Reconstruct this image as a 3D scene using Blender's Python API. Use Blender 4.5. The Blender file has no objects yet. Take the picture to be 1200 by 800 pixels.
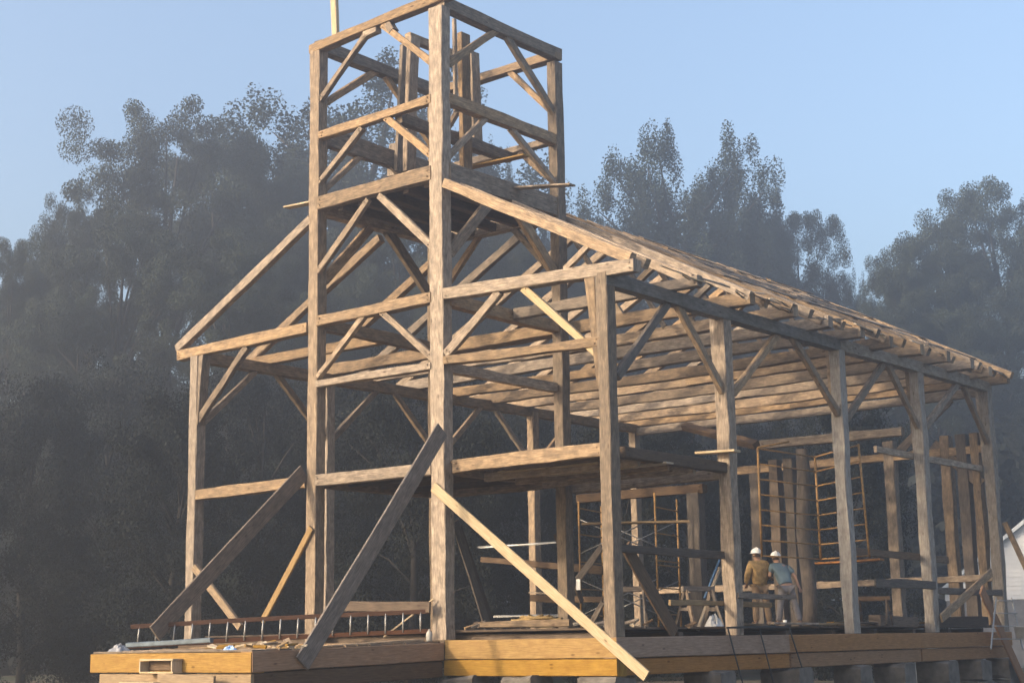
import bpy, math, random
import numpy as np
from mathutils import Vector, Matrix, Euler
R = math.radians
rnd = random.Random(7)
scene = bpy.context.scene
col = scene.collection

# ------------------------------------------------------------------ camera
CAM = Vector((20.1094, -22.6978, -0.0385)); YAW, PITCH, ROLL = 0.6801, 0.1904, -0.016
FPX = 1816.79
fw = Vector((-math.sin(YAW)*math.cos(PITCH), math.cos(YAW)*math.cos(PITCH), math.sin(PITCH)))
rt = Vector((math.cos(YAW), math.sin(YAW), 0)); up = rt.cross(fw)
rt, up = math.cos(ROLL)*rt + math.sin(ROLL)*up, -math.sin(ROLL)*rt + math.cos(ROLL)*up
cd = bpy.data.cameras.new('camera'); co = bpy.data.objects.new('camera', cd); col.objects.link(co)
M = Matrix((rt, up, -fw)).transposed().to_4x4(); M.translation = CAM
co.matrix_world = M
cd.sensor_width = 36; cd.lens = 36*FPX/1200; cd.clip_end = 3000; cd.clip_start = .1
scene.camera = co

# ------------------------------------------------------------------ light
SUN_EL, SUN_AZ = 21, 204          # azimuth clockwise from +Y: low morning sun behind the camera's left shoulder
w = bpy.data.worlds.new('World'); scene.world = w; w.use_nodes = True
nt = w.node_tree; nt.nodes.clear()
sky = nt.nodes.new('ShaderNodeTexSky'); sky.sky_type = 'NISHITA'; sky.sun_disc = False
sky.sun_elevation = R(SUN_EL); sky.sun_rotation = R(SUN_AZ); sky.air_density = 1.0; sky.dust_density = 4.0; sky.ozone_density = 1.0
bg = nt.nodes.new('ShaderNodeBackground'); bg.inputs[1].default_value = 0.15
out = nt.nodes.new('ShaderNodeOutputWorld')
nt.links.new(sky.outputs[0], bg.inputs[0]); nt.links.new(bg.outputs[0], out.inputs[0])
sl = bpy.data.lights.new('sun', 'SUN'); sl.energy = 2.15; sl.angle = R(2); sl.color = (1, .80, .56)
so = bpy.data.objects.new('sun', sl); col.objects.link(so)
sd = Vector((math.sin(R(SUN_AZ))*math.cos(R(SUN_EL)), math.cos(R(SUN_AZ))*math.cos(R(SUN_EL)), math.sin(R(SUN_EL))))
so.rotation_euler = sd.to_track_quat('Z', 'Y').to_euler()
vs = scene.view_settings; vs.view_transform = 'Standard'; vs.look = 'None'; vs.gamma = 1; vs.exposure = 1.42
HAZE = 0.0050
GZ = -1.6                          # ground level; z = 0 is the top of the sills

# ------------------------------------------------------------------ helpers
def at(x, y, X=None, Y=None, Z=None):
    d = fw + rt*((x-600)/FPX) - up*((y-400)/FPX)
    if X is not None: t = (X-CAM.x)/d.x
    elif Y is not None: t = (Y-CAM.y)/d.y
    else: t = (Z-CAM.z)/d.z
    return CAM + d*t
def atd(x, y, D):
    return CAM + (fw + rt*((x-600)/FPX) - up*((y-400)/FPX))*D
def tag(o, label=None, cat=None, group=None, kind=None):
    if label: o['label'] = label
    if cat: o['category'] = cat
    if group: o['group'] = group
    if kind: o['kind'] = kind
    return o
def empty(name, loc=(0, 0, 0), rz=0):
    o = bpy.data.objects.new(name, None); o.location = loc; o.rotation_euler = (0, 0, rz); o.empty_display_size = .2
    col.objects.link(o); return o
def kids(o): return [c for c in bpy.data.objects if c.parent == o]
def copy_tree(o, parent=None):
    c = o.copy(); col.objects.link(c); c.parent = parent
    for ch in kids(o): copy_tree(ch, c)
    return c

class MB:
    def __init__(s): s.v = []; s.f = []; s.uv = []; s.sm = []
    def face(s, idx, uvs, smooth=False): s.f.append(idx); s.uv.append(uvs); s.sm.append(smooth)
    def build(s, name, mat, parent=None):
        me = bpy.data.meshes.new(name); me.from_pydata([tuple(v) for v in s.v], [], s.f)
        ul = me.uv_layers.new(name='UVMap')
        ul.data.foreach_set('uv', [c for f in s.uv for uv in f for c in uv])
        me.polygons.foreach_set('use_smooth', s.sm)
        me.materials.append(mat); me.update()
        o = bpy.data.objects.new(name, me); col.objects.link(o)
        if parent: o.parent = parent
        return o
    def beam(s, p0, p1, n, th, dep, jit=.008, bow=.014, ch=.013, th1=None, center=False, seg=.55, dep1=None):
        """timber from p0 to p1; n = outward normal of its measured face; th = height in that face; dep = thickness behind it"""
        p0 = Vector(p0); p1 = Vector(p1); d = p1-p0; L = d.length; d.normalize()
        n = Vector(n); n = (n - d*n.dot(d)).normalized(); t = n.cross(d).normalized()
        th1 = th if th1 is None else th1; dep1 = dep if dep1 is None else dep1
        N = max(2, int(L/seg)); base = len(s.v); uo = rnd.random()*40; vo = rnd.random()*40
        bx, by = rnd.uniform(-bow, bow)*L/4, rnd.uniform(-bow, bow)*L/4
        ph = rnd.random()*6
        per = []
        for i in range(N+1):
            k = i/N; a = th+(th1-th)*k; b = dep+(dep1-dep)*k; c = min(ch, a*.2, b*.2)
            o = p0+d*(L*k) + t*(bx*math.sin(math.pi*k)) + n*(by*math.sin(math.pi*k))
            if center: o = o + n*(b/2)
            a += jit*1.6*math.sin(ph+i*1.3); 
            ring = [(-a/2+c, 0), (a/2-c, 0), (a/2, -c), (a/2, -b+c), (a/2-c, -b), (-a/2+c, -b), (-a/2, -b+c), (-a/2, -c)]
            for (x, y) in ring:
                s.v.append(o + t*(x+rnd.uniform(-jit, jit)) + n*(y+rnd.uniform(-jit, jit)))
            if i == 0:
                acc = 0; per = [0]
                for q in range(8):
                    x0, y0 = ring[q]; x1, y1 = ring[(q+1) % 8]; acc += math.hypot(x1-x0, y1-y0); per.append(acc)
        for i in range(N):
            u0, u1 = uo+L*i/N, uo+L*(i+1)/N
            for q in range(8):
                a = base+i*8+q; b = base+i*8+(q+1) % 8
                s.face((a, b, b+8, a+8), ((u0, vo+per[q]), (u0, vo+per[q+1]), (u1, vo+per[q+1]), (u1, vo+per[q])))
        e = [(uo+x*.2, vo+y) for x, y in ((0, 0), (.1, .1), (.2, 0), (.2, .2), (.1, .3), (0, .3), (-.1, .2), (-.1, .1))]
        s.face(tuple(base+q for q in range(7, -1, -1)), e); s.face(tuple(base+N*8+q for q in range(8)), e)
        return s
    def box(s, c, sx, sy, sz, rz=0, jit=0):
        a = Vector((sx/2*math.cos(rz), sx/2*math.sin(rz), 0)); c = Vector(c)
        return s.beam(c-a, c+a, (-math.sin(rz), math.cos(rz), 0), sz, sy, jit=jit, bow=0, ch=min(.008, sz*.1), center=True, seg=5)
    def tube(s, pts, rads, n=8, cap=True):
        pts = [Vector(p) for p in pts]; base = len(s.v); L = 0
        if not hasattr(rads, '__len__'): rads = [rads]*len(pts)
        for i, p in enumerate(pts):
            d = (pts[min(i+1, len(pts)-1)]-pts[max(i-1, 0)]).normalized()
            a = d.cross(Vector((0, 0, 1)) if abs(d.z) < .9 else Vector((1, 0, 0))).normalized(); b = d.cross(a)
            for q in range(n):
                an = 2*math.pi*q/n; s.v.append(p+(a*math.cos(an)+b*math.sin(an))*rads[i])
        for i in range(len(pts)-1):
            l = (pts[i+1]-pts[i]).length
            for q in range(n):
                a = base+i*n+q; b = base+i*n+(q+1) % n
                v0, v1 = q/n*6.28*rads[0], (q+1)/n*6.28*rads[0]
                s.face((a, b, b+n, a+n), ((L, v0), (L, v1), (L+l, v1), (L+l, v0)), True)
            L += l
        if cap:
            s.face(tuple(base+q for q in range(n-1, -1, -1)), [(0, 0)]*n)
            e = base+(len(pts)-1)*n; s.face(tuple(e+q for q in range(n)), [(0, 0)]*n)
        return s
    def grid(s, fn, nu, nv, smooth=True, us=1, vs_=1):
        base = len(s.v)
        for i in range(nu+1):
            for j in range(nv+1): s.v.append(Vector(fn(i/nu, j/nv)))
        for i in range(nu):
            for j in range(nv):
                a = base+i*(nv+1)+j
                s.face((a, a+1, a+nv+2, a+nv+1), ((i/nu*us, j/nv*vs_), (i/nu*us, (j+1)/nv*vs_), ((i+1)/nu*us, (j+1)/nv*vs_), ((i+1)/nu*us, j/nv*vs_)), smooth)
        return s

# ------------------------------------------------------------------ materials
def newmat(name):
    m = bpy.data.materials.new(name); m.use_nodes = True
    return m, m.node_tree.nodes, m.node_tree.links, m.node_tree.nodes['Principled BSDF']
def wood(name, dark, light, stain=.5, rough=.8, bump=.5, var=.34, grey=None):
    m, n, l, b = newmat(name)
    uv = n.new('ShaderNodeUVMap'); mp = n.new('ShaderNodeMapping'); mp.inputs['Scale'].default_value = (1.1, 17, 1)
    l.new(uv.outputs[0], mp.inputs[0])
    g = n.new('ShaderNodeTexNoise'); g.inputs['Scale'].default_value = 3.2; g.inputs['Detail'].default_value = 7; g.inputs['Roughness'].default_value = .62; g.inputs['Distortion'].default_value = .4
    l.new(mp.outputs[0], g.inputs[0])
    cr = n.new('ShaderNodeValToRGB'); cr.color_ramp.elements[0].position = .36; cr.color_ramp.elements[1].position = .62
    cr.color_ramp.elements[0].color = (*dark, 1); cr.color_ramp.elements[1].color = (*light, 1)
    l.new(g.outputs[0], cr.inputs[0])
    mp2 = n.new('ShaderNodeMapping'); mp2.inputs['Scale'].default_value = (1.9, 3.4, 1); l.new(uv.outputs[0], mp2.inputs[0])
    st = n.new('ShaderNodeTexNoise'); st.inputs['Scale'].default_value = 2.4; st.inputs['Detail'].default_value = 9; st.inputs['Roughness'].default_value = .65; l.new(mp2.outputs[0], st.inputs[0])
    sr = n.new('ShaderNodeValToRGB'); sr.color_ramp.elements[0].position = .38; sr.color_ramp.elements[1].position = .66; l.new(st.outputs[0], sr.inputs[0])
    mx = n.new('ShaderNodeMixRGB'); mx.blend_type = 'MIX'
    mu = n.new('ShaderNodeMath'); mu.operation = 'MULTIPLY'; mu.inputs[1].default_value = stain; l.new(sr.outputs[0], mu.inputs[0])
    l.new(mu.outputs[0], mx.inputs[0]); l.new(cr.outputs[0], mx.inputs[1])
    gy = grey or tuple(c*.62 for c in dark); mx.inputs[2].default_value = (*gy, 1)
    # knots and old nail stains
    vo = n.new('ShaderNodeTexVoronoi'); vo.inputs['Scale'].default_value = 1.0
    mp3 = n.new('ShaderNodeMapping'); mp3.inputs['Scale'].default_value = (2.1, 5.5, 1); l.new(uv.outputs[0], mp3.inputs[0]); l.new(mp3.outputs[0], vo.inputs[0])
    kr = n.new('ShaderNodeValToRGB'); kr.color_ramp.elements[0].position = .05; kr.color_ramp.elements[1].position = .13
    kr.color_ramp.elements[0].color = (.35, .28, .24, 1); kr.color_ramp.elements[1].color = (1, 1, 1, 1); l.new(vo.outputs[0], kr.inputs[0])
    mk = n.new('ShaderNodeMixRGB'); mk.blend_type = 'MULTIPLY'; mk.inputs[0].default_value = .9; l.new(mx.outputs[0], mk.inputs[1]); l.new(kr.outputs[0], mk.inputs[2])
    oi = n.new('ShaderNodeObjectInfo'); hs = n.new('ShaderNodeHueSaturation')
    mr = n.new('ShaderNodeMapRange'); mr.inputs[3].default_value = 1-var; mr.inputs[4].default_value = 1+var; l.new(oi.outputs['Random'], mr.inputs[0]); l.new(mr.outputs[0], hs.inputs['Value'])
    m2 = n.new('ShaderNodeMath'); m2.operation = 'MULTIPLY'; m2.inputs[1].default_value = 7.31; m3 = n.new('ShaderNodeMath'); m3.operation = 'FRACT'
    l.new(oi.outputs['Random'], m2.inputs[0]); l.new(m2.outputs[0], m3.inputs[0])
    ms = n.new('ShaderNodeMapRange'); ms.inputs[3].default_value = .72; ms.inputs[4].default_value = 1.3; l.new(m3.outputs[0], ms.inputs[0]); l.new(ms.outputs[0], hs.inputs['Saturation'])
    l.new(mk.outputs[0], hs.inputs['Color']); l.new(hs.outputs[0], b.inputs['Base Color'])
    b.inputs['Roughness'].default_value = rough; b.inputs['Specular IOR Level'].default_value = .25
    # split checks: thin dark grooves along the grain
    mp4 = n.new('ShaderNodeMapping'); mp4.inputs['Scale'].default_value = (.8, 22, 1); l.new(uv.outputs[0], mp4.inputs[0])
    ck = n.new('ShaderNodeTexNoise'); ck.inputs['Scale'].default_value = 1.2; ck.inputs['Detail'].default_value = 2; l.new(mp4.outputs[0], ck.inputs[0])
    cc = n.new('ShaderNodeValToRGB'); cc.color_ramp.elements[0].position = .28; cc.color_ramp.elements[1].position = .36; l.new(ck.outputs[0], cc.inputs[0])
    ad = n.new('ShaderNodeMath'); ad.operation = 'ADD'; l.new(g.outputs[0], ad.inputs[0]); l.new(cc.outputs[0], ad.inputs[1])
    bp_ = n.new('ShaderNodeBump'); bp_.inputs['Strength'].default_value = bump; bp_.inputs['Distance'].default_value = .02
    l.new(ad.outputs[0], bp_.inputs['Height']); l.new(bp_.outputs[0], b.inputs['Normal'])
    return m
def plain(name, c, rough=.7, metal=0, nscale=6, nv=.3, bump=.2):
    m, n, l, b = newmat(name)
    tc = n.new('ShaderNodeTexCoord'); g = n.new('ShaderNodeTexNoise'); g.inputs['Scale'].default_value = nscale; g.inputs['Detail'].default_value = 6
    l.new(tc.outputs['Object'], g.inputs[0])
    cr = n.new('ShaderNodeValToRGB'); cr.color_ramp.elements[0].position = .3; cr.color_ramp.elements[1].position = .7
    cr.color_ramp.elements[0].color = (*[x*(1-nv) for x in c], 1); cr.color_ramp.elements[1].color = (*[min(1, x*(1+nv)) for x in c], 1)
    l.new(g.outputs[0], cr.inputs[0]); l.new(cr.outputs[0], b.inputs['Base Color'])
    b.inputs['Roughness'].default_value = rough; b.inputs['Metallic'].default_value = metal
    bm_ = n.new('ShaderNodeBump'); bm_.inputs['Strength'].default_value = bump; bm_.inputs['Distance'].default_value = .02
    l.new(g.outputs[0], bm_.inputs['Height']); l.new(bm_.outputs[0], b.inputs['Normal'])
    return m
def leafmat(name, c):
    m, n, l, b = newmat(name)
    tc = n.new('ShaderNodeTexCoord'); g = n.new('ShaderNodeTexNoise'); g.inputs['Scale'].default_value = .5; g.inputs['Detail'].default_value = 4
    l.new(tc.outputs['Object'], g.inputs[0])
    cr = n.new('ShaderNodeValToRGB'); cr.color_ramp.elements[0].position = .35; cr.color_ramp.elements[1].position = .65
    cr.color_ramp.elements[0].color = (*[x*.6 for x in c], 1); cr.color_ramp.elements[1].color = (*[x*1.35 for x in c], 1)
    l.new(g.outputs[0], cr.inputs[0]); l.new(cr.outputs[0], b.inputs['Base Color']); b.inputs['Roughness'].default_value = .75
    b.inputs['Specular IOR Level'].default_value = .2
    return m
W_OLD = wood('old_wood', (.18, .127, .082), (.43, .325, .225), stain=.85, grey=(.12, .092, .07))
W_GREY = wood('grey_weathered_wood', (.115, .092, .075), (.24, .195, .158), stain=.6, grey=(.06, .053, .05))
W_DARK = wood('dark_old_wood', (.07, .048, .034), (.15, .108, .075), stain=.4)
W_NEW = wood('new_yellow_lumber', (.23, .148, .058), (.36, .24, .105), stain=.55, bump=.2, var=.1, grey=(.18, .10, .045))
W_BRIGHT = wood('fresh_cut_lumber', (.36, .285, .19), (.52, .43, .31), stain=.15, bump=.2, var=.05, grey=(.30, .20, .11))
W_POLE = wood('honey_pole_wood', (.24, .165, .09), (.34, .245, .14), stain=.25, bump=.2, var=.05)
W_RUST = wood('rust_brown_rail', (.06, .032, .022), (.105, .055, .036), stain=.3, bump=.2, var=.1)
W_ORANGE = wood('orange_stained_board', (.26, .11, .04), (.40, .19, .07), stain=.3, bump=.2)
W_SILL = wood('brown_sill_wood', (.24, .135, .07), (.38, .225, .125), stain=.35, bump=.3, var=.1)
W_PALE = wood('pale_grey_weathered_wood', (.17, .15, .13), (.34, .31, .275), stain=.7, grey=(.11, .09, .075))
M_SCAF = plain('yellow_scaffold_paint', (.30, .165, .05), .6, 0, 20, .35)
M_GALV = plain('galvanised_steel', (.28, .28, .28), .4, .6, 20, .25)
M_ALU = plain('aluminium', (.33, .33, .33), .5, .5, 20, .2)
M_BLACK = plain('black_strap', (.012, .012, .013), .6)
M_WHITE = plain('white_plastic', (.75, .75, .73), .4, 0, 8, .06)
M_BLUE = plain('blue_paint', (.08, .17, .32), .5)
M_BLUEGREY = plain('blue_grey_metal', (.10, .13, .16), .5, .3)
M_STONE = plain('foundation_stone', (.13, .115, .10), .9, 0, 5, .4, .9)
M_DIRT = plain('bare_earth', (.12, .085, .06), .95, 0, 1.5, .4, .8)
M_BARK = plain('bark', (.03, .025, .022), .95, 0, 5, .4, .8)
M_LEAF = [leafmat('pine_foliage', (.024, .034, .026)), leafmat('oak_foliage', (.027, .035, .024)), leafmat('shaded_foliage', (.010, .013, .012))]  # last one: ground-level shade put into the thicket and far wood leaf colour
M_ROPE = plain('straw_rope', (.30, .20, .08), .9, 0, 30, .3)

# ------------------------------------------------------------------ ground
g = MB(); 
def gfun(u, v):
    x, y = -350+700*u, -120+620*v
    return (x, y, GZ + .12*math.sin(x*.21)*math.cos(y*.17) + .05*math.sin(x*.9+y*.7))
g.grid(gfun, 140, 120, True, 700, 620)
def ground_mat():
    m, n, l, b = newmat('earth_and_grass')
    tc = n.new('ShaderNodeTexCoord'); a = n.new('ShaderNodeTexNoise'); a.inputs['Scale'].default_value = .25; a.inputs['Detail'].default_value = 8
    l.new(tc.outputs['Object'], a.inputs[0]); cr = n.new('ShaderNodeValToRGB')
    cr.color_ramp.elements[0].position = .4; cr.color_ramp.elements[0].color = (.10, .07, .048, 1)
    cr.color_ramp.elements[1].position = .6; cr.color_ramp.elements[1].color = (.045, .055, .025, 1)
    l.new(a.outputs[0], cr.inputs[0]); l.new(cr.outputs[0], b.inputs['Base Color']); b.inputs['Roughness'].default_value = .95
    bb = n.new('ShaderNodeTexNoise'); bb.inputs['Scale'].default_value = 6; bb.inputs['Detail'].default_value = 8; l.new(tc.outputs['Object'], bb.inputs[0])
    bu = n.new('ShaderNodeBump'); bu.inputs['Distance'].default_value = .08; l.new(bb.outputs[0], bu.inputs['Height']); l.new(bu.outputs[0], b.inputs['Normal'])
    return m
tag(g.build('ground', ground_mat()), kind='structure')

# ------------------------------------------------------------------ haze
hb = MB(); HT = 34.0
hx0, hx1, hy0, hy1, hz0 = -330, 330, -110, 480, GZ-1.4
for z in (hz0, HT):
    for (x, y) in ((hx0, hy0), (hx1, hy0), (hx1, hy1), (hx0, hy1)): hb.v.append((x, y, z))
for f in ((3, 2, 1, 0), (4, 5, 6, 7), (0, 1, 5, 4), (1, 2, 6, 5), (2, 3, 7, 6), (3, 0, 4, 7)): hb.face(f, [(0, 0)]*4)
hm = bpy.data.materials.new('morning_haze'); hm.use_nodes = True; hn = hm.node_tree; hn.nodes.clear()
pv = hn.nodes.new('ShaderNodeVolumePrincipled'); pv.inputs['Color'].default_value = (.68, .70, .73, 1); pv.inputs['Density'].default_value = HAZE; pv.inputs['Anisotropy'].default_value = 0.65
ho = hn.nodes.new('ShaderNodeOutputMaterial'); hn.links.new(pv.outputs[0], ho.inputs['Volume'])
tag(hb.build('haze', hm), kind='stuff')

# ------------------------------------------------------------------ the timber frame
FR = tag(empty('timber_frame_church'), 'half built church of old hand hewn timbers with an open square belfry tower', 'timber frame building')
FY_, SX = (0, -1, 0), (1, 0, 0)
def B(name, p0, p1, n, th, dep, mat=W_OLD, **k):
    m = MB().beam(p0, p1, n, th, dep, **k)
    if name in ('brace', 'girt', 'tie_beam', 'ceiling_joist'):      # oak pegs at the joints
        p0 = Vector(p0); p1 = Vector(p1); d = (p1-p0).normalized(); nv = Vector(n); nv = (nv-d*nv.dot(d)).normalized(); t = nv.cross(d)
        for e, sg in ((p0, 1), (p1, -1)):
            for o in (-.22, .2):
                c = e+d*sg*rnd.uniform(.07, .13)+t*th*o; m.tube([c-nv*.02, c+nv*rnd.uniform(.012, .035)], .015, 6)
    return m.build(name, mat, FR)
def FB(name, a, b, th, dep=.2, Y=0.0, mat=W_OLD, **k):      # member whose lit face lies in the plane Y
    return B(name, at(*a, Y=Y), at(*b, Y=Y), FY_, th, dep, mat, **k)
def SB(name, a, b, th, dep=.2, X=0.0, mat=W_OLD, **k):      # member whose face lies in the plane X
    return B(name, at(*a, X=X), at(*b, X=X), SX, th, dep, mat, **k)
def post(x0, x1, y0, z0, z1, dy=.28, mat=W_OLD, **k):
    c = (x0+x1)/2
    return B('post', (c, y0, z0), (c, y0, z1), FY_, x1-x0, dy, mat, **k)
XL, XR = -7.82, 4.0
# front row
post(-7.82, -7.56, 0, 0, 6.58); post(-3.92, -3.63, 0, 0, 12.95); post(-.36, 0, 0, 0, 12.95); post(3.75, 4.0, 0, 0, 6.6)
# gunstock swelling at the heads of the corner posts
m = MB(); m.beam((3.74, .012, 4.5), (3.60, .012, 6.58), FY_, .03, .24, th1=.26); m.build('post_head', W_OLD, FR)
m = MB(); m.beam((-7.54, .012, 4.9), (-7.46, .012, 6.55), FY_, .03, .24, th1=.16); m.build('post_head', W_OLD, FR)
# tower rear posts
post(-.25, 0, 3.88, 0, 12.85); post(-3.9, -3.65, 3.88, 0, 12.85)
# side wall posts
for y in (4.09, 9.1, 13.3, 17.65):
    post(3.73, 4.0, y, 0, 6.5, .3, W_PALE if y > 5 else W_OLD, jit=.014)
    for s in (0,):
        MB().beam((3.735, y+.02, 4.4), (3.735, y+.02, 6.45), FY_, .05, .25, th1=.22).build('post_head', W_OLD, FR)
for y in (4.15, 8.3, 12.45, 17.65): post(-7.82, -7.58, y, 0, 6.5, .28)
# front girts and ties (heights read per bay, the old timbers are not dead level)
FB('tie_beam', (207, 416.5), (359, 383.5), .235, .24, mat=W_OLD)
FB('tie_beam', (370, 376), (504, 347.5), .215, .24)
FB('tie_beam', (519, 344), (742, 309.5), .235, .26)
FB('girt', (370, 449.5), (504, 428), .155, .2); FB('girt', (519, 422), (703, 399), .165, .2)
FB('girt', (229, 579.5), (357, 564), .235, .22, mat=W_OLD); FB('girt', (369, 563), (504, 549), .235, .22); FB('girt', (530, 546), (705, 526), .25, .22)
FB('girt', (373, 158.5), (504, 115), .185, .18); FB('girt', (371, 238), (504, 202), .29, .22)
FB('tower_plate', (362, 58), (523, -8.5), .20, .24)
# front braces
for a, b, t in (((373.5, 117), (430, 36), .13), ((505, 73), (447, 29), .15), ((372.5, 214), (423, 149), .13), ((504, 181), (449, 136), .15),
             ((371, 318), (430, 233), .13), ((505, 288), (443, 229), .15), ((371, 441), (425, 369), .13), ((505, 419), (446, 365), .14),
             ((231, 492), (288, 406), .17), ((521, 415), (584, 341), .17), ((372, 345), (371, 345.5), .01)):
    if t > .05: FB('brace', a, b, t, .12, Y=.04)
FB('brace', (704, 419), (612, 337), .14, .12, Y=.05, mat=W_BRIGHT)
# curved bolsters under the tower plate
for a, b in (((425, 40), (440, 33)), ((452, 26), (458, 36))): FB('bolster', a, b, .16, .18, Y=.03)
# tower sides
for X in (0.0, -3.65):
    B('tower_plate', (X, .1, 13.06), (X, 4.15, 13.06), SX, .27, .24)
    B('girt', (X, .26, 10.98), (X, 3.9, 10.98), SX, .25 if X == 0 else .42, .2)
    B('girt', (X, .26, 9.38), (X, 3.9, 9.42), SX, .42, .24)
    B('girt', (X-.01, .26, 6.72), (X-.01, 3.9, 6.7), SX, .26, .22)
    B('girt', (X-.01, .26, 3.32), (X-.01, 3.9, 3.32), SX, .24, .2)
    for (y0, z0, y1, z1, t) in ((.30, 11.75, 1.95, 13.0, .16), (3.95, 11.6, 2.25, 12.95, .16), (.30, 9.75, 1.5, 10.88, .13), (3.95, 9.95, 2.35, 10.88, .13),
                             (.3, 7.7, 1.75, 9.2, .22), (3.92, 7.8, 2.3, 9.25, .26)):
        B('brace', (X-.04, y0, z0), (X-.04, y1, z1), SX, t, .12)
B('girt', (-.1, .3, 5.36), (-.1, 3.9, 5.36), SX, .2, .18)
# tower back
B('tower_plate', (-3.9, 3.9, 13.02), (0, 3.9, 13.02), FY_, .2, .24)
B('girt', (-3.65, 3.9, 11.02), (-.25, 3.9, 11.02), FY_, .16, .2); B('girt', (-3.65, 3.9, 9.32), (-.25, 3.9, 9.32), FY_, .3, .2)
B('tie_beam', (-3.65, 3.9, 6.7), (-.25, 3.9, 6.7), FY_, .26, .22); B('girt', (-3.65, 3.9, 3.32), (-.25, 3.9, 3.32), FY_, .24, .2)
for (x0, z0, x1, z1) in ((-.2, 11.7, -1.4, 12.95), (-3.7, 11.7, -2.5, 12.95), (-.2, 10.05, -1.15, 10.95), (-3.7, 10.0, -2.7, 10.95), (-3.7, 7.9, -2.4, 9.2), (-.2, 7.9, -1.4, 9.2)):
    B('brace', (x0, 3.94, z0), (x1, 3.94, z1), FY_, .14, .12)
# belfry floor: joists and boards, seen from below
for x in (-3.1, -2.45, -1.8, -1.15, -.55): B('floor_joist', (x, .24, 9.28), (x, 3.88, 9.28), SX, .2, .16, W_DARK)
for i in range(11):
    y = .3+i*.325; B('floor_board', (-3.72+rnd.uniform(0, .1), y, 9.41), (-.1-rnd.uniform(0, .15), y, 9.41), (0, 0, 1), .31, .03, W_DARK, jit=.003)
B('girt', (-1.3, .2, 10.85), (-1.3, 3.88, 10.85), SX, .24, .2)
# bell frame inside the belfry
for a, b, th, dep, Y in (((474, 200), (479.5, 42), .13, .3, 1.6), ((463, 200), (470, 52), .10, .22, 2.3), ((541, 198), (538, 38), .13, .3, 1.9), ((554, 178), (549, 60), .14, .3, 2.7)):
    FB('bell_frame_post', a, b, th, dep, Y=Y)
FB('bell_frame_post', (532, 130), (530.5, 22), .07, .1, Y=1.4)
p = at(481, 42, Y=1.6); B('bell_frame_cap', p, p+Vector((.1, 2.0, -.05)), SX, .2, .18)
FB('floor_board', (458, 206), (460, 168), .25, .04, Y=2.8)

# wall plates along the sides
for (y0, z0, y1, z1) in ((-.1, 6.50, 9.2, 6.50), (9.2, 6.50, 17.95, 6.52)):
    B('wall_plate', (4.0, y0 + (.1 if y0 < 0 else 0)+.005, z0), (4.0, y1, z1), SX, .27, .25, W_PALE)
B('wall_plate', (-7.56, .1, 6.50), (-7.56, 17.95, 6.5), SX, .26, .25)
# side braces
for (y0, z0, y1, z1, mt) in ((.40, 4.70, 2.25, 6.42, W_GREY), (4.12, 4.85, 2.5, 6.42, W_OLD), (4.5, 4.85, 6.55, 6.42, W_OLD), (9.1, 4.9, 7.1, 6.42, W_OLD), (9.45, 4.8, 11.65, 6.42, W_OLD),
                         (13.3, 5.0, 11.8, 6.4, W_OLD), (13.7, 5.0, 16.0, 6.42, W_OLD), (17.65, 5.0, 16.3, 6.4, W_OLD)):
    B('brace', (3.94, y0, z0), (3.94, y1, z1), SX, .17, .11, mt)
for c in (0, 4.15, 8.3, 12.45, 17.6):
    for s in (-1, 1):
        if c+s*1.9 < -.1 or c+s*1.9 > 18: continue
        B('brace', (-7.62, c+.14+s*.1, 4.95), (-7.62, c+.14+s*1.75, 6.4), SX, .15, .11)

# ceiling joists with tails, rafters and roof battens
JY = [2.2, 4.3, 5.95, 7.55, 9.1, 10.6, 12.15, 13.6, 15.0, 16.4, 17.8]
APX, EAVE, ZA, ZE = -1.93, 4.52, 10.13, 6.74
for i, y in enumerate(JY):
    dz = rnd.uniform(-.02, .02)
    if y < 3.9:
        B('ceiling_joist', (0.02, y, 6.72), (4.58, y, 6.72), FY_, .22, .2); B('ceiling_joist', (-8.3, y, 6.72), (-3.92, y, 6.72), FY_, .22, .2)
    elif i % 2:
        B('ceiling_joist', (-8.4, y, 6.72+dz), (4.58+rnd.uniform(-.1, .14), y+rnd.uniform(-.05, .05), 6.72+rnd.uniform(-.03, .02)), FY_, .26, .22, jit=.012, bow=.02)
    else:
        B('ceiling_joist', (-8.4, y, 6.72+dz), (-2.0, y+.02, 6.70), FY_, .24, .2, jit=.012, bow=.03); B('ceiling_joist', (-2.1, y-.02, 6.71), (4.58+rnd.uniform(-.1, .14), y+rnd.uniform(-.05, .05), 6.72+rnd.uniform(-.03, .02)), FY_, .25, .22, jit=.012, bow=.03)
def rafter(y, side, x_top=None, mat=W_OLD):
    xe = EAVE+(rnd.uniform(-.12, .1) if y > 1 else 0) if side > 0 else 2*APX-EAVE
    k = 1.0
    xt = APX if x_top is None else x_top
    zt = ZA-(abs(xt-APX))*(ZA-ZE)/(EAVE-APX)
    B('rafter', (xe, y, ZE+.02+rnd.uniform(-.015, .015)), (xt, y, zt), FY_, .2, .17, mat, jit=.008)
for side, xt in ((1, .0), (-1, -3.92)):
    for y in (.02, .5, 2.2): rafter(y, side, xt) if not (side < 0 and y == .5) else None
for i, y in enumerate(JY[1:]):
    for side in (1, -1): rafter(y, side)
    if y < 17.4:
        rafter(y+.75, 1)
# rafter feet struts
for y in [0.02]+JY:
    B('strut', (3.0, y+.03, 6.82), (3.62, y+.03, 7.22), FY_, .13, .1)
    if y > 4: B('strut', (1.3, y+.03, 6.82), (-.1, y+.03, 9.0), FY_, .11, .1)
B('ridge_beam', (APX, 4.1, 10.1), (APX, 17.95, 10.1), SX, .2, .12)
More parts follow.
